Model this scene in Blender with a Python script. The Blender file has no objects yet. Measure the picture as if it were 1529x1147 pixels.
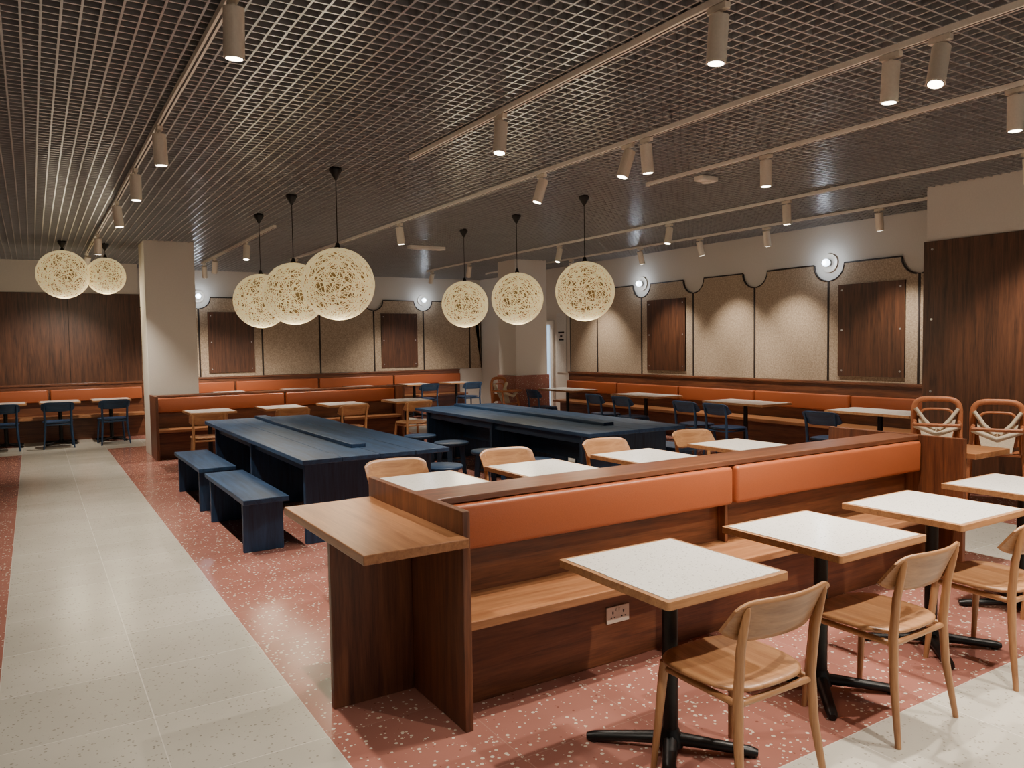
import bpy, bmesh, math, random
from mathutils import Vector, Matrix
random.seed(4)
SC=bpy.context.scene
COL=SC.collection
def srgb(r,g,b):
    def f(c):
        c/=255.0
        return c/12.92 if c<=0.04045 else ((c+0.055)/1.055)**2.4
    return (f(r),f(g),f(b),1)
# ---------------------------------------------------------------- materials
MATS={}
def base(name):
    m=bpy.data.materials.new(name); m.use_nodes=True
    nt=m.node_tree; b=nt.nodes['Principled BSDF']; MATS[name]=m
    return m,nt,b
def N(nt,t,**k):
    n=nt.nodes.new(t)
    for a,v in k.items():
        setattr(n,a,v)
    return n
def ramp(nt,stops):
    r=N(nt,'ShaderNodeValToRGB'); e=r.color_ramp.elements
    while len(e)<len(stops): e.new(0.5)
    for i,(p,c) in enumerate(stops):
        e[i].position=p; e[i].color=c
    return r
def plain(name,col,rough=0.5,metal=0.0,bump=0.0,bscale=80,var=0.06,emit=None,es=0,coat=0):
    m,nt,b=base(name); L=nt.links
    tc=N(nt,'ShaderNodeTexCoord'); no=N(nt,'ShaderNodeTexNoise'); no.inputs['Scale'].default_value=bscale; no.inputs['Detail'].default_value=4
    L.new(tc.outputs['Object'],no.inputs['Vector'])
    c2=tuple(min(1,c*(1+var*2)) for c in col[:3])+(1,); c1=tuple(c*(1-var*2) for c in col[:3])+(1,)
    r=ramp(nt,[(0.3,c1),(0.7,c2)]); L.new(no.outputs['Fac'],r.inputs['Fac']); L.new(r.outputs['Color'],b.inputs['Base Color'])
    b.inputs['Roughness'].default_value=rough; b.inputs['Metallic'].default_value=metal
    b.inputs['Coat Weight'].default_value=coat
    if bump:
        bp=N(nt,'ShaderNodeBump'); bp.inputs['Strength'].default_value=bump; bp.inputs['Distance'].default_value=0.002
        L.new(no.outputs['Fac'],bp.inputs['Height']); L.new(bp.outputs['Normal'],b.inputs['Normal'])
    if emit:
        b.inputs['Emission Color'].default_value=emit; b.inputs['Emission Strength'].default_value=es
    return m
def wood(name,c1,c2,axis,rough=0.4,sc=3.0,coat=0.15,fine=0.5):
    m,nt,b=base(name); L=nt.links
    tc=N(nt,'ShaderNodeTexCoord'); mp=N(nt,'ShaderNodeMapping')
    s=[14,14,14]; s['XYZ'.index(axis)]=0.9
    mp.inputs['Scale'].default_value=[v*sc/3 for v in s]
    L.new(tc.outputs['Object'],mp.inputs['Vector'])
    no=N(nt,'ShaderNodeTexNoise'); no.inputs['Scale'].default_value=1.6; no.inputs['Detail'].default_value=5; no.inputs['Distortion'].default_value=0.8
    L.new(mp.outputs['Vector'],no.inputs['Vector'])
    n2=N(nt,'ShaderNodeTexNoise'); n2.inputs['Scale'].default_value=9; n2.inputs['Detail'].default_value=6
    L.new(mp.outputs['Vector'],n2.inputs['Vector'])
    mx=N(nt,'ShaderNodeMath',operation='ADD'); ml=N(nt,'ShaderNodeMath',operation='MULTIPLY'); ml.inputs[1].default_value=fine
    L.new(n2.outputs['Fac'],ml.inputs[0]); L.new(no.outputs['Fac'],mx.inputs[0]); L.new(ml.outputs[0],mx.inputs[1])
    lo=0.5+0.5*fine-0.2; hi=0.5+0.5*fine+0.2
    r=ramp(nt,[(lo,c1),(hi,c2)]); L.new(mx.outputs[0],r.inputs['Fac']); L.new(r.outputs['Color'],b.inputs['Base Color'])
    b.inputs['Roughness'].default_value=rough; b.inputs['Coat Weight'].default_value=coat; b.inputs['Coat Roughness'].default_value=0.3
    bp=N(nt,'ShaderNodeBump'); bp.inputs['Strength'].default_value=0.12; bp.inputs['Distance'].default_value=0.002
    L.new(n2.outputs['Fac'],bp.inputs['Height']); L.new(bp.outputs['Normal'],b.inputs['Normal'])
    return m
def terrazzo(name,basec,basec2,chips,joint,tile=0.6,ox=0.0,oy=0.0,scale=38,rough=0.28,dens=0.34,usetile=True):
    m,nt,b=base(name); L=nt.links
    tc=N(nt,'ShaderNodeTexCoord')
    vo=N(nt,'ShaderNodeTexVoronoi'); vo.inputs['Scale'].default_value=scale
    L.new(tc.outputs['Object'],vo.inputs['Vector'])
    no=N(nt,'ShaderNodeTexNoise'); no.inputs['Scale'].default_value=1.7; no.inputs['Detail'].default_value=3
    L.new(tc.outputs['Object'],no.inputs['Vector'])
    r0=ramp(nt,[(0.3,basec),(0.7,basec2)]); L.new(no.outputs['Fac'],r0.inputs['Fac'])
    sp=N(nt,'ShaderNodeSeparateColor'); L.new(vo.outputs['Color'],sp.inputs['Color'])
    ra=N(nt,'ShaderNodeMath',operation='MULTIPLY'); ra.inputs[1].default_value=dens
    L.new(sp.outputs[0],ra.inputs[0])
    lt=N(nt,'ShaderNodeMath',operation='LESS_THAN'); L.new(vo.outputs['Distance'],lt.inputs[0]); L.new(ra.outputs[0],lt.inputs[1])
    gt=N(nt,'ShaderNodeMath',operation='GREATER_THAN'); gt.inputs[1].default_value=0.45; L.new(sp.outputs[1],gt.inputs[0])
    an=N(nt,'ShaderNodeMath',operation='MULTIPLY'); L.new(lt.outputs[0],an.inputs[0]); L.new(gt.outputs[0],an.inputs[1])
    rc=ramp(nt,[(i/(len(chips)),c) for i,c in enumerate(chips)]); rc.color_ramp.interpolation='CONSTANT'
    L.new(sp.outputs[2],rc.inputs['Fac'])
    mix=N(nt,'ShaderNodeMix',data_type='RGBA'); L.new(an.outputs[0],mix.inputs['Factor']); L.new(r0.outputs['Color'],mix.inputs[6]); L.new(rc.outputs['Color'],mix.inputs[7])
    out=mix.outputs[2]
    if usetile:
        mp=N(nt,'ShaderNodeMapping'); mp.inputs['Location'].default_value=(-ox,-oy,0); L.new(tc.outputs['Object'],mp.inputs['Vector'])
        br=N(nt,'ShaderNodeTexBrick'); br.offset=0; br.offset_frequency=1; br.squash=1
        br.inputs['Scale'].default_value=1; br.inputs['Brick Width'].default_value=tile; br.inputs['Row Height'].default_value=tile
        br.inputs['Mortar Size'].default_value=0.0025; br.inputs['Mortar Smooth'].default_value=0.1
        br.inputs['Color1'].default_value=(0.89,0.89,0.89,1); br.inputs['Color2'].default_value=(1,1,1,1); br.inputs['Mortar'].default_value=(1,1,1,1)
        L.new(mp.outputs['Vector'],br.inputs['Vector'])
        mu=N(nt,'ShaderNodeMix',data_type='RGBA',blend_type='MULTIPLY'); mu.inputs['Factor'].default_value=1
        L.new(out,mu.inputs[6]); L.new(br.outputs['Color'],mu.inputs[7])
        m2=N(nt,'ShaderNodeMix',data_type='RGBA'); L.new(br.outputs['Fac'],m2.inputs['Factor']); L.new(mu.outputs[2],m2.inputs[6]); m2.inputs[7].default_value=joint
        out=m2.outputs[2]
    L.new(out,b.inputs['Base Color']); b.inputs['Roughness'].default_value=rough
    return m
wd1=srgb(80,44,28); wd2=srgb(124,76,48)
for a in 'XYZ':
    wood('stained_oak_'+a,wd1,wd2,a)
    wood('dark_walnut_'+a,srgb(58,34,21),srgb(100,62,40),a,rough=0.45)
    wood('seat_oak_'+a,srgb(136,88,55),srgb(172,120,79),a,rough=0.35)  # stained oak lightened: light on the seat tops put into the colour
    wood('oak_'+a,srgb(140,96,62),srgb(178,131,88),a,rough=0.4)
    wood('navy_'+a,srgb(18,42,70),srgb(36,68,102),a,rough=0.5,coat=0.0)
plain('orange_leather',srgb(162,86,50),0.36,bump=0.25,bscale=220,var=0.05)
plain('black_metal',srgb(22,22,22),0.4,metal=0.3)
plain('black_plastic',srgb(18,17,16),0.5)
plain('fixture_champagne',srgb(232,222,204),0.38,metal=0.1,var=0.02)
plain('track_white',srgb(236,230,218),0.45,var=0.02)
plain('grid_metal',srgb(178,179,180),0.28,metal=0.5,var=0.03,bscale=3)
plain('plenum_black',srgb(13,13,14),0.95)
plain('wall_paint',srgb(217,210,199),0.85,bump=0.05,bscale=60,var=0.015)
plain('socket_white',srgb(215,205,190),0.35,var=0.01)
plain('steel',srgb(190,190,190),0.3,metal=0.9)
plain('strap_cream',srgb(205,190,165),0.8)
plain('highchair_wood',srgb(178,110,70),0.45)
plain('trim_black',srgb(44,33,27),0.6)
plain('sign_paper',srgb(215,212,205),0.6)
plain('sign_ink',srgb(25,25,28),0.6)
plain('lens_glow',srgb(255,240,215),0.4,emit=srgb(255,240,215),es=18)
plain('bulb_cool',srgb(230,240,255),0.4,emit=(0.72,0.85,1,1),es=9)
plain('yarn',srgb(246,232,192),0.7,emit=srgb(255,228,168),es=0.45)  # strands glow by themselves in place of light from inside
plain('inner_glow',srgb(112,88,48),0.8,emit=srgb(225,180,100),es=0.11,var=0.25,bscale=14)  # glow and darker gaps for the added ball inside the strands
plain('door_glass',srgb(190,215,235),0.2,emit=srgb(170,205,240),es=0.9)
terrazzo('floor_red',srgb(152,100,88),srgb(166,113,100),[srgb(216,200,178),srgb(204,172,150),srgb(128,80,68),srgb(218,208,192)],srgb(164,120,107),ox=1.0,oy=1.92,scale=50,dens=0.45,rough=.22)
terrazzo('floor_white',srgb(186,181,168),srgb(200,195,182),[srgb(164,159,146),srgb(212,208,197),srgb(152,147,135)],srgb(216,212,201),ox=-0.2,oy=1.92,scale=60,dens=0.4,rough=.22)
terrazzo('tabletop',srgb(234,230,221),srgb(240,237,229),[srgb(180,176,168),srgb(200,196,188),srgb(246,245,240)],srgb(0,0,0),scale=130,dens=0.5,usetile=False,rough=0.18)
m,nt,b=base('cork_board'); L=nt.links
tc=N(nt,'ShaderNodeTexCoord'); n1=N(nt,'ShaderNodeTexNoise'); n1.inputs['Scale'].default_value=45; n1.inputs['Detail'].default_value=8; n1.inputs['Roughness'].default_value=0.75
L.new(tc.outputs['Object'],n1.inputs['Vector'])
r=ramp(nt,[(0.35,srgb(142,123,103)),(0.62,srgb(196,176,151))]); L.new(n1.outputs['Fac'],r.inputs['Fac']); L.new(r.outputs['Color'],b.inputs['Base Color'])
b.inputs['Roughness'].default_value=0.95
bp=N(nt,'ShaderNodeBump'); bp.inputs['Strength'].default_value=0.5; bp.inputs['Distance'].default_value=0.006; L.new(n1.outputs['Fac'],bp.inputs['Height']); L.new(bp.outputs['Normal'],b.inputs['Normal'])

# ---------------------------------------------------------------- mesh builder
class MB:
    def __init__(s): s.v=[]; s.f=[]; s.m=[]; s.s=[]; s.mats=[]
    def mi(s,n):
        if n not in s.mats: s.mats.append(n)
        return s.mats.index(n)
    def add(s,vs,fs,mat,smooth=False):
        o=len(s.v); s.v+= [tuple(v) for v in vs]; k=s.mi(mat)
        for f in fs: s.f.append([i+o for i in f]); s.m.append(k); s.s.append(smooth)
    def box(s,x0,x1,y0,y1,z0,z1,mat):
        vs=[(x,y,z) for z in (z0,z1) for y in (y0,y1) for x in (x0,x1)]
        s.add(vs,[(0,2,3,1),(4,5,7,6),(0,1,5,4),(1,3,7,5),(3,2,6,7),(2,0,4,6)],mat)
    def tube(s,pts,rad,mat,n=14,closed=False,smooth=True,sx=1.0):
        pts=[Vector(p) for p in pts]
        if not isinstance(rad,(list,tuple)): rad=[rad]*len(pts)
        vs=[];fs=[]; K=len(pts); prev=None
        for i,p in enumerate(pts):
            if closed: d=pts[(i+1)%K]-pts[i-1]
            else: d=pts[min(i+1,K-1)]-pts[max(i-1,0)]
            d.normalize()
            if prev is None:
                a=Vector((0,0,1)) if abs(d.z)<0.9 else Vector((1,0,0))
                u=d.cross(a).normalized()
            else:
                u=(prev-d*prev.dot(d)).normalized()
            prev=u; w=d.cross(u)
            for j in range(n):
                t=2*math.pi*j/n
                vs.append(p+u*math.cos(t)*rad[i]*sx+w*math.sin(t)*rad[i])
        R=K if closed else K-1
        for i in range(R):
            for j in range(n):
                a=i*n+j;b=i*n+(j+1)%n;c=((i+1)%K)*n+(j+1)%n;d=((i+1)%K)*n+j
                fs.append((a,b,c,d))
        s.add(vs,fs,mat,smooth)
        if not closed:
            s.add(vs[:n],[tuple(range(n))[::-1]],mat); s.add(vs[-n:],[tuple(range(n))],mat)
    def lathe(s,c,prof,mat,n=32,smooth=True):
        vs=[];fs=[]
        for (r,z) in prof:
            for j in range(n):
                t=2*math.pi*j/n; vs.append((c[0]+r*math.cos(t),c[1]+r*math.sin(t),c[2]+z))
        for i in range(len(prof)-1):
            for j in range(n):
                fs.append((i*n+j,i*n+(j+1)%n,(i+1)*n+(j+1)%n,(i+1)*n+j))
        s.add(vs,fs,mat,smooth)
    def prism(s,poly,fn,o0,o1,mat,side=None):
        n=len(poly); vs=[fn(a,b,o0) for a,b in poly]+[fn(a,b,o1) for a,b in poly]
        s.add(vs,[tuple(range(n,2*n)),tuple(range(n))[::-1]],mat)
        s.add(vs,[(i,(i+1)%n,(i+1)%n+n,i+n) for i in range(n)],side or mat)
    def build(s,name,bevel=0,seg=2,loc=None,rot=0,parent=None,recalc=True):
        me=bpy.data.meshes.new(name); me.from_pydata(s.v,[],s.f)
        for n in s.mats: me.materials.append(MATS[n])
        for p,k,sm in zip(me.polygons,s.m,s.s): p.material_index=k; p.use_smooth=sm
        if recalc:
            bm=bmesh.new(); bm.from_mesh(me); bmesh.ops.recalc_face_normals(bm,faces=bm.faces); bm.to_mesh(me); bm.free()
        me.update()
        return place(me,name,bevel,seg,loc,rot,parent)
def place(me,name,bevel=0,seg=2,loc=None,rot=0,parent=None,scale=1):
    o=bpy.data.objects.new(name,me); COL.objects.link(o)
    if loc: o.location=loc
    o.rotation_euler=(0,0,rot); o.scale=(scale,)*3
    if bevel:
        b=o.modifiers.new('bevel','BEVEL'); b.width=bevel; b.segments=seg; b.limit_method='ANGLE'; b.angle_limit=math.radians(50)
        b.harden_normals=False
    if parent: o.parent=parent
    return o

# ---------------------------------------------------------------- room
XL,XR,YF,YB,ZC,ZT=-3.0,9.9,-4.0,17.4,3.30,3.9
mb=MB()
xs=[XL,-0.2,1.0,6.05,7.25,XR]; ys=[YF,0.72,1.92,14.4,15.6,YB]
for i in range(5):
    for j in range(5):
        w = i in (1,3) or j in (1,3)
        mb.add([(xs[i],ys[j],0),(xs[i+1],ys[j],0),(xs[i+1],ys[j+1],0),(xs[i],ys[j+1],0)],[(0,1,2,3)],'floor_white' if w else 'floor_red')
mb.build('floor')
def slab(name,*a,mat='wall_paint'):
    m=MB(); m.box(*a,mat); return m.build(name)
slab('wall_left',XL-.15,XL,YF,YB,0,ZT)
slab('wall_right',XR,XR+.15,YF,YB,0,ZT)
slab('wall_back',XL-.15,XR+.15,YB,YB+.15,0,ZT)
# unseen opening with mullions, added behind the camera to let in fill light
m=MB(); m.box(XL-.15,XR+.15,YF-.15,YF,3.25,ZT,'wall_paint'); m.box(XL-.15,XR+.15,YF-.15,YF,0,.12,'wall_paint')
m.build('wall_front')
m=MB(); x=XL
while x<XR+.1:
    m.box(x-.03,x+.03,YF-.12,YF-.05,.12,3.25,'trim_black'); x+=2.15
m.box(XL,XR,YF-.12,YF-.05,2.3,2.36,'trim_black'); m.build('fill_opening_1')
slab('ceiling',XL-.15,XR+.15,YF-.15,YB+.15,ZT,ZT+.1,mat='plenum_black')
mb=MB(); P=0.085; T=0.0055; H=0.05
x=XL+P/2
while x<XR:
    mb.box(x-T,x+T,YF,YB,ZC,ZC+H,'grid_metal'); x+=P
y=YF+P/2
while y<YB:
    mb.box(XL,XR,y-T,y+T,ZC+0.0005,ZC+H-0.0005,'grid_metal'); y+=P
mb.build('ceiling_grid',recalc=False)
m=MB(); m.box(8.5,XR,YF,4.88,2.71,ZT,'wall_paint'); m.box(8.48,XR,YF,4.90,0,2.71,'dark_walnut_Z')
for yy in (4.86,3.66,2.46,1.26):
    for zz in (2.62,1.85,1.05): m.tube([(8.47,yy-.06,zz),(8.485,yy-.06,zz)],0.012,'steel',10)
for yy in (3.7,2.5,1.3): m.box(8.474,8.482,yy-.004,yy+.004,0,2.71,'trim_black')
m.build('wall_side_block',bevel=0.004)
m=MB(); m.box(XL,1.8,16.62,YB,2.72,ZT,'wall_paint'); m.box(XL,1.82,16.6,YB,0,2.72,'dark_walnut_Z')
for xx in (-1.8,-.6,.6): m.box(xx-.005,xx+.005,16.594,16.602,0,2.72,'trim_black')
m.build('wall_back_block',bevel=0.004)
m=MB(); m.box(1.5,2.22,12.95,13.6,0,ZT,'wall_paint'); m.build('column',bevel=0.006)
m=MB(); m.box(8.1,8.85,12.85,13.5,0,ZT,'wall_paint'); m.box(8.07,8.88,12.82,13.53,0,1.02,'floor_red'); m.build('column',bevel=0.006)
# small ceiling devices
m=MB(); m.box(5.72,5.94,5.55,5.67,ZC-.05,ZC-.001,'track_white'); m.tube([(5.83,5.61,ZC-.065),(5.83,5.61,ZC-.05)],.045,'track_white',20); m.build('emergency_light',bevel=.006)
m=MB(); m.box(5.35,6.0,11.7,11.82,ZC-.05,ZC-.001,'track_white'); m.box(5.4,5.95,11.72,11.8,ZC-.06,ZC-.05,'socket_white'); m.build('emergency_light',bevel=.006)

# ---------------------------------------------------------------- wall panelling
def panelling(name,fn,joints,boards,ztop=2.73,zbot=1.04,r=0.24):
    m=MB()
    for k in range(len(joints)-1):
        a,b=joints[k]+.008,joints[k+1]-.008
        poly=[(a,zbot)]
        A=[(a+r*math.cos(t),ztop-r*math.sin(t)) for t in [math.pi/2*(1-i/10) for i in range(11)]]
        poly+=A+[( b-r*math.cos(t),ztop-r*math.sin(t)) for t in [math.pi/2*(i/10) for i in range(11)]]
        poly+=[(b,zbot)]
        m.prism(poly,fn,0.0,0.035,'cork_board','trim_black')
        pts=[fn(s,z,0.03) for s,z in poly[1:-1]]
        m.tube([fn(a,zbot,0.03)]+pts+[fn(b,zbot,0.03)],0.013,'trim_black',6)
        if k in boards:
            w=(b-a)
            s0,s1=a+.17,b-.17; m.prism([(s0,1.12),(s1,1.12),(s1,2.42),(s0,2.42)],fn,0.036,0.062,'dark_walnut_Z','trim_black')
            for ss in (s0+.06,s1-.06):
                for zz in (1.2,1.77,2.34):
                    m.tube([fn(ss,zz,.06),fn(ss,zz,.068)],0.013,'steel',8)
        else:
            m.tube([fn(a,1.62,0.0335),fn(b,1.62,0.0335)],0.002,'cork_board',4)
    return m.build(name)
fr=lambda s,z,o:(XR-o,s,z)
fb=lambda s,z,o:(s,YB-o,z)
panelling('acoustic_wall_panelling',fr,[4.91,5.75,7.10,8.45,9.80,11.15,12.50,13.45],(1,4))
panelling('acoustic_wall_panelling',fb,[1.83,3.02,4.33,5.63,6.95,8.25,9.55,9.88],(1,4))
def sconce(fn,s,z,d):
    m=MB(); c=Vector(fn(s,z,0)); n=Vector(fn(s,z,1))-c
    m.tube([c,c+n*.02],0.13,'socket_white',32); m.tube([c+n*.02,c+n*.06],0.045,'steel',20)
    o=m.build('wall_sconce',bevel=0.003)
    g=MB(); 
    prof=[(0.055*math.sin(math.pi*i/12),-0.055*math.cos(math.pi*i/12)) for i in range(13)]
    cc=c+n*.1; g.lathe(cc,prof,'bulb_cool',20); g.build('globe',parent=o)
    l=bpy.data.lights.new('bulb_light','POINT'); l.energy=5.5; l.color=(0.78,0.88,1); l.shadow_soft_size=0.05
    lo=bpy.data.objects.new('bulb_light',l); COL.objects.link(lo); lo.location=c+n*.17; lo.parent=o
for s in (7.10,11.15): sconce(fr,s,2.75,0)
for s in (3.02,8.25): sconce(fb,s,2.75,0)
m=MB(); m.box(XR-.06,XR-.002,14.08,15.1,0,2.15,'track_white'); m.box(XR-.07,XR-.055,14.18,15.0,0.1,2.05,'door_glass'); m.build('door_1',bevel=.004)
m=MB(); m.box(XR-.02,XR-.002,13.62,13.98,1.0,2.3,'sign_paper')
for i,(z,w) in enumerate([(1.86,.22),(1.78,.08),(1.70,.18)]): m.box(XR-.024,XR-.019,13.8-w/2,13.8+w/2,z,z+.035,'sign_ink')
m.build('notice_sign')

# ---------------------------------------------------------------- banquettes
def cushion(parent,*a):
    c=MB(); c.box(*a,'orange_leather'); o=c.build('cushion',bevel=0.022,seg=5,parent=parent)
    for p in o.data.polygons: p.use_smooth=True
def banquette(y0,double=True,counters=True,x0=1.5,x1=5.44):
    m=MB(); D=lambda v:v+y0
    yb=D(1.06) if double else D(.66)
    m.box(x0,x0+.038,D(0),yb,0,.95,'stained_oak_Z'); m.box(x1-.038,x1,D(0),yb,0,.95,'stained_oak_Z')
    a,b=x0+.038,x1-.038; c=(a+b)/2
    m.box(a,b,D(.32),D(.57),.915,.945,'stained_oak_X')
    m.box(a,b,D(.42),D(.52),0,.915,'stained_oak_X')
    m.box(a,b,D(.05),D(.42),.41,.45,'seat_oak_X')
    m.box(a,b,D(.22),D(.24),0,.41,'stained_oak_X')
    m.box(c-.012,c+.012,D(.36),D(.42),.45,.915,'stained_oak_Z')
    if double:
        m.box(a,b,D(.52),D(1.02),.41,.45,'seat_oak_X'); m.box(a,b,D(.82),D(.84),0,.41,'stained_oak_X')
    if counters:
        m.box(x0-.46,x0,D(-.06),D(1.03),.81,.85,'seat_oak_Y'); m.box(x0-.40,x0,D(.52),D(.555),0,.81,'stained_oak_Z')
        m.box(x1,x1+.46,D(-.06),D(1.03),.81,.85,'seat_oak_Y'); m.box(x1,x1+.40,D(.52),D(.555),0,.81,'stained_oak_Z')
    o=m.build('banquette_bench',bevel=0.004)
    cushion(o,a+.01,c-.015,D(.29),D(.42),.69,.910); cushion(o,c+.015,b-.01,D(.29),D(.42),.69,.910)
    if double:
        cushion(o,a+.02,c-.02,D(.52),D(.60),.685,.895); cushion(o,c+.02,b-.02,D(.52),D(.60),.685,.895)
    return o
o=banquette(2.82)
def socket(x,z):
    m=MB(); m.box(x-.073,x+.073,3.03,3.04,z-.043,z+.043,'socket_white')
    for dx in (-.035,.035):
        m.box(x+dx-.004,x+dx+.004,3.028,3.031,z+.005,z+.02,'sign_ink')
        for e in (-.011,.011): m.box(x+dx+e-.004,x+dx+e+.004,3.028,3.031,z-.016,z-.01,'sign_ink')
        m.box(x+dx*.3-.006,x+dx*.3+.006,3.025,3.031,z+.018,z+.034,'socket_white')
    m.build('wall_socket',bevel=.002)
socket(2.51,.25); socket(4.58,.25)
banquette(12.27,double=False,counters=False)
def wallbench(name,mode,s0,s1,wall,n,cz=(.70,.93)):
    m=MB(); 
    def B(a,b,o0,o1,z0,z1,mat):
        if mode=='y': m.box(a,b,wall-o1,wall-o0,z0,z1,mat+'X')
        else: m.box(wall-o1,wall-o0,a,b,z0,z1,mat+'Y')
    B(s0,s1,0.002,.12,0,1.03,'stained_oak_'); B(s0,s1,0.002,.14,1.0,1.035,'stained_oak_')
    B(s0,s1,.12,.55,.405,.45,'seat_oak_'); B(s0,s1,.12,.36,0,.405,'stained_oak_')
    o=m.build(name,bevel=.004)
    L=(s1-s0)/n
    for i in range(n):
        a,b=s0+i*L+.02,s0+(i+1)*L-.02
        if mode=='y': cushion(o,a,b,wall-.2,wall-.12,*cz)
        else: cushion(o,wall-.2,wall-.12,a,b,*cz)
    return o
wallbench('wall_banquette','y',1.86,9.2,YB-.0,4)
wallbench('wall_banquette','x',4.95,13.4,XR-.0,5,(.62,.85))
wallbench('wall_banquette','y',-2.9,1.8,16.6,3)

# ---------------------------------------------------------------- tables
def rr(w,d,r,n=5):
    pts=[]
    for cx,cy,a0 in ((w-r,d-r,0),(-w+r,d-r,90),(-w+r,-d+r,180),(w-r,-d+r,270)):
        for i in range(n+1):
            t=math.radians(a0+90*i/n); pts.append((cx+r*math.cos(t),cy+r*math.sin(t)))
    return pts
def tablemesh(w,d,posts=((0,0),)):
    m=MB(); id3=lambda a,b,o:(a,b,o)
    m.prism(rr(w,d,.012),id3,.722,.752,'oak_X')
    m.prism(rr(w-.022,d-.022,.006),id3,.7515,.7545,'tabletop')
    for px,py in posts:
        m.tube([(px,py,.03),(px,py,.715)],.032,'black_metal',20)
        m.tube([(px,py,.02),(px,py,.05),(px,py,.09)],[.055,.05,.033],'black_metal',20)
        m.box(px-.14,px+.14,py-.14,py+.14,.712,.722,'black_metal')
        for k in range(4):
            a=math.radians(45+90*k); c,s=math.cos(a),math.sin(a)
            m.tube([(px+c*.02,py+s*.02,.045),(px+c*.15,py+s*.15,.036),(px+c*.31,py+s*.31,.022),(px+c*.34,py+s*.34,.018)],[.026,.022,.02,.014],'black_metal',10,sx=1.25)
            m.tube([(px+c*.31,py+s*.31,0),(px+c*.31,py+s*.31,.02)],.018,'black_plastic',10)
    return m
tm=tablemesh(.315,.325); t0=tm.build('cafe_table',bevel=0,loc=(2.135,2.255,0)); TM=t0.data
def table(x,y,rot=0): return place(TM,'cafe_table',0,2,(x,y,0),rot)
for x in (3.11,4.04,5.02): table(x,2.27)
for x in (2.2,3.1,4.08,5.15): table(x,4.56)
for x in (2.13,3.15,4.1,5.2): table(x,11.65)
LM=None
def ltable(x,y,rot=0):
    global LM
    if LM is None:
        o=tablemesh(.315,.56,((0,-.0),)).build('cafe_table',loc=(x,y,0),rot=rot); LM=o.data; return o
    return place(LM,'cafe_table',0,2,(x,y,0),rot)
for y in (5.6,7.7,9.85,12.1): ltable(8.8,y)
for x in (-.43,.38,1.18): table(x,15.75)
for x in (3.4,4.8,6.2,7.5,8.6): table(x,16.35)

# ---------------------------------------------------------------- chairs
def chairmesh(wm,ax=''):
    m=MB(); id3=lambda a,b,o:(a,b,o)
    W=wm
    n=40; rings=[(0.0,.442),(0.5,.443),(0.8,.449),(0.95,.453),(1.0,.448),(1.0,.438),(.94,.430),(0.0,.430)]
    def sh(t,k):
        c,s=math.cos(t),math.sin(t); e=0.62
        x=.225*math.copysign(abs(c)**e,c); y=.215*math.copysign(abs(s)**e,s)
        x*= (1.0+.06*(y/.215)); return x*k,y*k
    vs=[];fs=[]
    for k,z in rings:
        for j in range(n):
            x,y=sh(2*math.pi*j/n,max(k,.001)); vs.append((x,y,z))
    for i in range(len(rings)-1):
        for j in range(n): fs.append((i*n+j,i*n+(j+1)%n,(i+1)*n+(j+1)%n,(i+1)*n+j))
    m.add(vs,fs,W+'Y',True)
    for sx in (-1,1):
        m.tube([(sx*.185,.165,.432),(sx*.19,.17,.38),(sx*.215,.20,0)],[.019,.019,.012],W+'Z',14)
        m.tube([(sx*.225,-.245,0),(sx*.20,-.21,.25),(sx*.192,-.20,.43),(sx*.196,-.215,.60),(sx*.20,-.245,.745),(sx*.2,-.249,.762)],[.012,.017,.019,.017,.014,.009],W+'Z',14)
        m.tube([(sx*.185,.165,.405),(sx*.192,-.2,.405)],.013,W+'Y',10)
    m.tube([(-.185,.165,.405),(.185,.165,.405)],.013,W+'X',10); m.tube([(-.19,-.2,.405),(.19,-.2,.405)],.013,W+'X',10)
    K=24; vs=[];fs=[]; th=.007
    for i in range(K+1):
        a=-1+2*i/K; x=.245*a; y0=-.262+.062*a*a
        hh=.083*(1-.45*abs(a)**7); zc=.705
        col=[]
        for q in range(9):
            z=-1+2*q/8; zz=zc+hh*z; lean=-.035*z
            col.append((x,y0+lean,zz))
        for (X,Y,Z) in col: vs.append((X,Y+th,Z))
        for (X,Y,Z) in col[::-1]: vs.append((X,Y-th,Z))
    R=18
    for i in range(K):
        for j in range(R): fs.append((i*R+j,i*R+(j+1)%R,(i+1)*R+(j+1)%R,(i+1)*R+j))
    m.add(vs,fs,W+'X',True); m.add(vs[:R],[tuple(range(R))],W+'X'); m.add(vs[-R:],[tuple(range(R))],W+'X')
    return m
o=chairmesh('oak_').build('dining_chair',loc=(2.19,1.98,0)); CM=o.data
def chair(x,y,rot=0,me=None): return place(me or CM,'dining_chair',0,2,(x,y,0),rot)
chair(3.11,2.0,.03); chair(4.06,1.98,-.04); chair(5.05,1.98)
for x in (2.3,3.28,4.33,5.4): chair(x,5.17,math.pi+random.uniform(-.08,.08))
for x in (2.0,3.12,4.0,5.05): chair(x,11.12,random.uniform(-.12,.12))
o=chairmesh('navy_').build('navy_chair',loc=(.33,15.2,0)); NM=o.data
def nchair(x,y,rot=0): return place(NM,'navy_chair',0,2,(x,y,0),rot)
nchair(1.16,15.2,.1); nchair(-.45,15.2)
for y in (5.85,7.5,8.1,9.5,10.2,12.05): nchair(8.2,y,-math.pi/2+random.uniform(-.1,.1))
for x in (3.4,4.8,6.2,7.5,8.6): nchair(x,15.77,random.uniform(-.1,.1))

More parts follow.
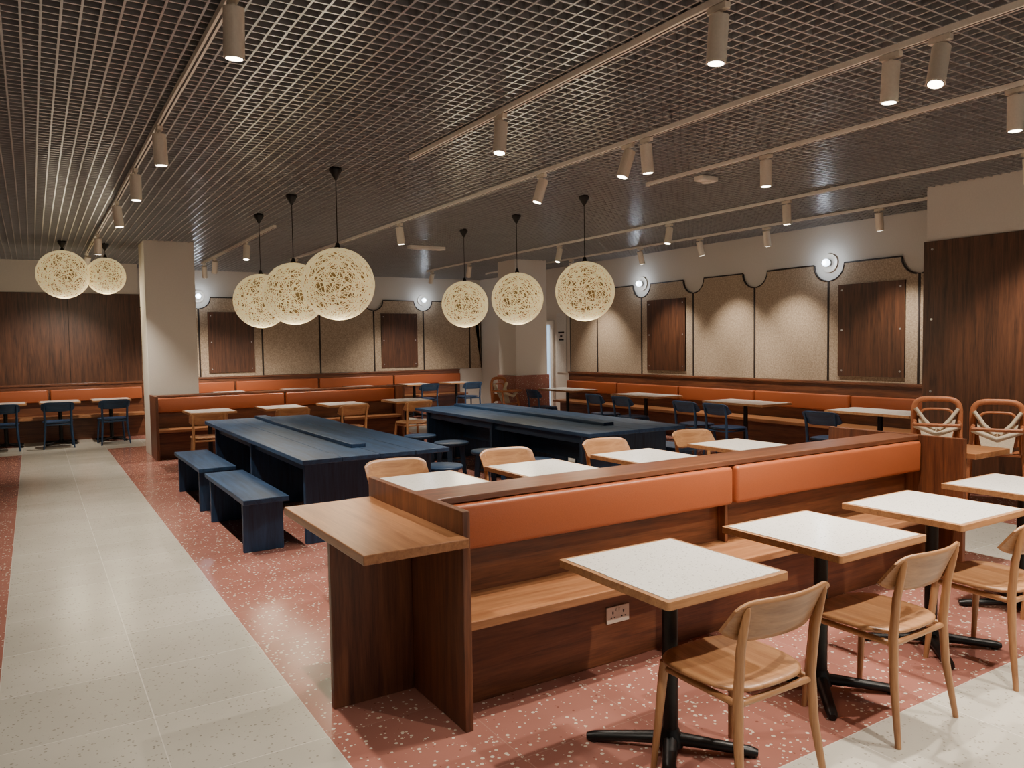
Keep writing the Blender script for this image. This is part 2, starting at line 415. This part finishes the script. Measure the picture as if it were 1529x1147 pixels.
# ---------------------------------------------------------------- communal tables, benches, stools
def communal(x0,x1,y0,y1):
    m=MB(); z=.74
    n=4; w=(x1-x0)/n
    for i in range(n): m.box(x0+i*w+.0015,x0+(i+1)*w-.0015,y0,y1,z-.04,z,'navy_Y')
    xc=(x0+x1)/2
    m.box(xc-.07,xc+.07,y0+.5,y1-.1,z,z+.035,'navy_Y')
    for yy in (y0+.22,(y0+y1)/2,y1-.26):
        m.box(x0+.08,x1-.08,yy,yy+.05,0,z-.04,'navy_Z')
    m.box(xc-.03,xc+.03,y0+.3,y1-.3,.3,z-.04,'navy_Y')
    m.box(x0+.12,x0+.15,y0+.25,y1-.25,z-.14,z-.04,'navy_Y'); m.box(x1-.15,x1-.12,y0+.25,y1-.25,z-.14,z-.04,'navy_Y')
    return m.build('communal_table',bevel=.005)
communal(1.80,3.12,6.08,10.2); communal(4.68,6.0,6.08,10.2)
def nbench(x0,x1,y0,y1):
    m=MB(); m.box(x0,x1,y0,y1,.41,.45,'navy_Y')
    for yy in (y0+.12,y1-.17): m.box(x0+.02,x1-.02,yy,yy+.045,0,.41,'navy_Z')
    m.box((x0+x1)/2-.015,(x0+x1)/2+.015,y0+.15,y1-.15,.31,.41,'navy_Y')
    return m.build('navy_bench',bevel=.005)
nbench(1.36,1.72,6.2,7.8); nbench(1.36,1.72,8.1,9.65)
nbench(6.1,6.46,6.3,7.9); nbench(6.1,6.46,8.1,9.65)
m=MB()
m.lathe((0,0,0),[(0.001,.415),(.205,.415),(.215,.425),(.215,.443),(.208,.45),(.001,.45)],'navy_X',36)
for k in range(4):
    a=math.radians(45+90*k); c,s=math.cos(a),math.sin(a)
    m.tube([(c*.13,s*.13,.42),(c*.17,s*.17,0)],[.045,.032],'navy_Z',4,smooth=False)
m.tube([(-.11,-.11,.22),(.11,.11,.22)],.015,'navy_X',8); m.tube([(.11,-.11,.22),(-.11,.11,.22)],.015,'navy_X',8)
o=m.build('round_stool',loc=(4.36,7.5,0)); SM=o.data
for x,y in ((4.36,8.45),(4.36,9.35),(4.36,6.6),(3.42,6.85),(3.42,7.8),(3.42,8.75),(3.42,9.7)): place(SM,'round_stool',0,2,(x,y,0),.2)

# ---------------------------------------------------------------- high chairs
def highchair():
    m=MB(); W='highchair_wood'
    for sx in (-1,1):
        m.tube([(sx*.25,.25,0),(sx*.22,.12,.5),(sx*.205,.06,.78)],[.02,.02,.018],W,10)
        m.tube([(sx*.25,-.27,0),(sx*.22,-.18,.5),(sx*.205,-.16,.72)],[.02,.02,.018],W,10)
        m.tube([(sx*.235,.22,.14),(sx*.235,-.24,.14)],.015,W,8)
        m.tube([(sx*.205,.2,.76),(sx*.205,-.2,.76)],.018,W,8)
    def sq(t,w,h,e=.5):
        c,s=math.cos(t),math.sin(t); return -w*math.copysign(abs(c)**e,c),h*abs(s)**e
    arch=[(-.21,-.17,.5)]+[(sq(t,.215,.2)[0],-.19,.80+sq(t,.215,.2)[1]) for t in [math.pi*i/20 for i in range(21)]]+[(.21,-.17,.5)]
    m.tube(arch,.030,W,10,sx=.7)
    arch2=[(-.15,-.175,.55)]+[(sq(t,.15,.1)[0],-.19,.79+sq(t,.15,.1)[1]) for t in [math.pi*i/20 for i in range(21)]]+[(.15,-.175,.55)]
    m.tube(arch2,.014,W,8)
    m.tube([(-.205,.2,.76),(0,.23,.76),(.205,.2,.76)],.018,W,8)
    m.box(-.2,.2,-.20,-.18,.56,.70,W)
    m.box(-.2,.2,-.17,.14,.5,.52,W); m.box(-.19,.19,.12,.28,.2,.22,W)
    def sheet(rows):
        vs=[p for r_ in rows for p in r_]; w_=len(rows[0])
        m.add(vs,[(i*w_+j,i*w_+j+1,(i+1)*w_+j+1,(i+1)*w_+j) for i in range(len(rows)-1) for j in range(w_-1)],'strap_cream',True)
    sheet([[(s_*.19*(1-.35*t_),.0-.17+.16*t_,.88-.36*t_-.10*(1-abs(s_))*math.sin(math.pi*t_)) for s_ in (-1,-.5,0,.5,1)] for t_ in (.25,.4,.55,.7,.85,1)])
    m.tube([(-.2,-.15,.90),(-.12,-.14,.78),(-.02,-.1,.68)],.02,'strap_cream',8,sx=1.8)
    m.tube([(.2,-.15,.90),(.12,-.14,.78),(.02,-.1,.68)],.02,'strap_cream',8,sx=1.8)
    m.tube([(-.2,.1,.74),(0,.16,.66),(.2,.1,.74)],.026,'strap_cream',8,sx=1.6)
    return m
o=highchair().build('high_chair',loc=(7.95,4.43,0),rot=math.radians(120)); HM=o.data
place(HM,'high_chair',0,2,(7.95,3.84,0),math.radians(115))
place(HM,'high_chair',0,2,(7.62,12.45,0),math.radians(200))

# ---------------------------------------------------------------- pendants
cu=bpy.data.curves.new('yarn_ball','CURVE'); cu.dimensions='3D'; cu.bevel_depth=.0026; cu.bevel_resolution=0; R0=.335
for k in range(165):
    ax=Vector((random.gauss(0,1),random.gauss(0,1),random.gauss(0,1))).normalized()
    u=ax.orthogonal().normalized(); w=ax.cross(u); d=random.uniform(-.85,.85)
    rr_=math.sqrt(1-d*d); sp=cu.splines.new('POLY'); n=40; sp.points.add(n-1); sp.use_cyclic_u=True
    ph=random.random()*6; 
    for i in range(n):
        t=2*math.pi*i/n; p=ax*(d+.12*math.sin(2*t+ph)+.07*math.sin(3*t+ph*2))+u*rr_*math.cos(t)+w*rr_*math.sin(t)
        p=p.normalized()*R0*(1-random.random()*.012); sp.points[i].co=(p.x,p.y,p.z,1)
cu.materials.append(MATS['yarn'])
tmp=bpy.data.objects.new('tmp',cu); COL.objects.link(tmp)
bpy.context.view_layer.update()
YM=bpy.data.meshes.new_from_object(tmp.evaluated_get(bpy.context.evaluated_depsgraph_get())); bpy.data.objects.remove(tmp)
m=MB(); prof=[(R0*.95*max(.001,math.sin(math.pi*i/24)),-R0*.95*math.cos(math.pi*i/24)) for i in range(25)]
m.lathe((0,0,0),prof,'inner_glow',48); tmp=m.build('tmp'); IM=tmp.data; bpy.data.objects.remove(tmp)
def pendant(x,y,z,r):
    m=MB(); k=r/R0
    m.lathe((0,0,0),[(.001,ZC-z+.01),(.055,ZC-z+.01),(.06,ZC-z-.02),(.02,ZC-z-.09),(.008,ZC-z-.11),(.001,ZC-z-.11)],'black_plastic',20)
    m.tube([(0,0,r+.02),(0,0,ZC-z-.1)],.0045,'black_plastic',8)
    m.lathe((0,0,0),[(.001,r+.05),(.014,r+.05),(.03,r+.0),(.03,r-.03),(.001,r-.03)],'black_plastic',16)
    o=m.build('pendant_lamp',loc=(x,y,z))
    a=place(YM,'yarn_shell',parent=o,scale=k); b=place(IM,'glow_shell',parent=o,scale=k)  # opaque inner ball added so the lamp looks lit from within
    a.rotation_euler=(0,0,random.random()*6)
    l=bpy.data.lights.new('pendant_light','POINT'); l.energy=18; l.color=(1,.86,.62); l.shadow_soft_size=.2
    lo=bpy.data.objects.new('pendant_light',l); COL.objects.link(lo); lo.location=(0,0,-r-.06); lo.parent=o
for x in (2.46,5.35):
    for y in (7.0,8.43,9.85): pendant(x,y,2.23,.335)
pendant(.45,13.55,2.8,.36); pendant(1.03,13.6,2.8,.28)

# ---------------------------------------------------------------- tracks & spots
def track(x,y0,y1):
    m=MB(); m.box(x-.02,x+.02,y0,y1,ZC-.037,ZC-.001,'track_white'); m.box(x-.006,x+.006,y0+.02,y1-.02,ZC-.0385,ZC-.036,'trim_black')
    m.box(x-.022,x+.022,y0-.02,y0,ZC-.04,ZC-.001,'track_white'); m.box(x-.022,x+.022,y1,y1+.02,ZC-.04,ZC-.001,'track_white')
    m.build('lighting_track',bevel=.002)
for a in ((.85,-1,15),(2.87,-1,6.2),(2.85,10.6,15.8),(4.2,-1,14.5),(5.5,-1,6.1),(7.5,-1,15.5),(9.0,5.0,15.5)): track(*a)
def spot(x,y,aim=(0,0,-1),e=330,ang=105):
    aim=Vector(aim).normalized()
    m=MB(); z=ZC-.041
    m.box(x-.018,x+.018,y-.06,y+.06,z-.03,z,'fixture_champagne')
    m.tube([(x,y,z-.03),(x,y,z-.07)],.012,'fixture_champagne',10)
    piv=Vector((x,y,z-.10)); a=piv-aim*.05; b=piv+aim*.17
    m.tube([a,b],.048,'fixture_champagne',28)
    m.tube([b-aim*.001,b+aim*.002],.044,'trim_black',24)
    m.tube([b+aim*.001,b+aim*.004],.038,'lens_glow',24)
    o=m.build('track_spotlight',bevel=.002)
    l=bpy.data.lights.new('spot_beam','SPOT'); l.energy=e; l.color=(1,.89,.765); l.shadow_soft_size=.03; l.spot_size=math.radians(ang); l.spot_blend=.85
    lo=bpy.data.objects.new('spot_beam',l); COL.objects.link(lo); lo.location=b+aim*.03; lo.rotation_euler=aim.to_track_quat('-Z','Y').to_euler(); lo.parent=o
for x,y,a in [(.85,3.74,(0,.1,-1)),(.85,6.17,(.05,.05,-1)),(.85,7.7,(0,0,-1)),(.85,9.46,(.1,0,-1)),(.85,12.3,(0,.2,-1)),(.85,1.2,(0,0,-1)),
 (2.87,2.68,(-.05,.05,-1)),(2.87,4.71,(-.15,-.1,-1)),(2.87,.6,(0,.35,-1)),
 (2.85,12.2,(-.1,-.2,-1)),(2.85,14.6,(0,.5,-1)),
 (4.2,2.35,(-.35,-.05,-1)),(4.2,2.63,(0,.05,-1)),(4.2,4.68,(.1,0,-1)),(4.2,4.9,(-.3,.1,-1)),(4.2,6.15,(-.3,.1,-1)),(4.2,9.5,(.1,0,-1)),(4.2,12.4,(0,.1,-1)),(4.2,14.2,(0,.6,-1)),(4.2,.6,(0,.3,-1)),
 (5.5,4.59,(0,0,-1)),(5.5,2.58,(0,0,-1)),(5.5,.7,(0,.2,-1)),
 (7.5,3.4,(.35,.1,-1)),(7.5,5.96,(.05,0,-1)),(7.5,7.9,(-.2,0,-1)),(7.5,10.5,(-.25,0,-1)),(7.5,13.6,(.1,.5,-1)),(7.5,15.3,(0,.5,-1)),
 (9.0,5.77,(.3,.1,-1)),(9.0,7.5,(.3,.1,-1)),(9.0,8.8,(.3,0,-1)),(9.0,10.2,(.3,0,-1)),(9.0,12.2,(.3,0,-1)),(9.0,14.3,(.2,.2,-1)),
 (.85,14.7,(-.25,.6,-1)),(2.85,15.6,(.1,.4,-1))]:  # first spot on this line added to brighten the walnut back block
    spot(x,y,a, e=195 if x>8.5 else 290, ang=74 if x>8.5 else 84)

# ---------------------------------------------------------------- world & camera
w=bpy.data.worlds.new('World'); SC.world=w; w.use_nodes=True
w.node_tree.nodes['Background'].inputs[0].default_value=(1,.96,.92,1); w.node_tree.nodes['Background'].inputs[1].default_value=.45  # soft fill entering by the added front opening
th=math.radians(31.9); p=math.radians(3.0); al=.015
F=Vector((math.sin(th)*math.cos(p),math.cos(th)*math.cos(p),-math.sin(p))); Lr=Vector((math.cos(th),-math.sin(th),0)); U=Lr.cross(F)
cr=Lr*math.cos(al)-U*math.sin(al); cup=U*math.cos(al)+Lr*math.sin(al)
M=Matrix((cr,cup,-F)).transposed().to_4x4(); M.translation=Vector((0,0,1.65))
cd=bpy.data.cameras.new('camera'); cd.sensor_width=36; cd.lens=1149/1529*36; cd.clip_end=60; cd.clip_start=.05
co=bpy.data.objects.new('camera',cd); COL.objects.link(co); co.matrix_world=M; SC.camera=co
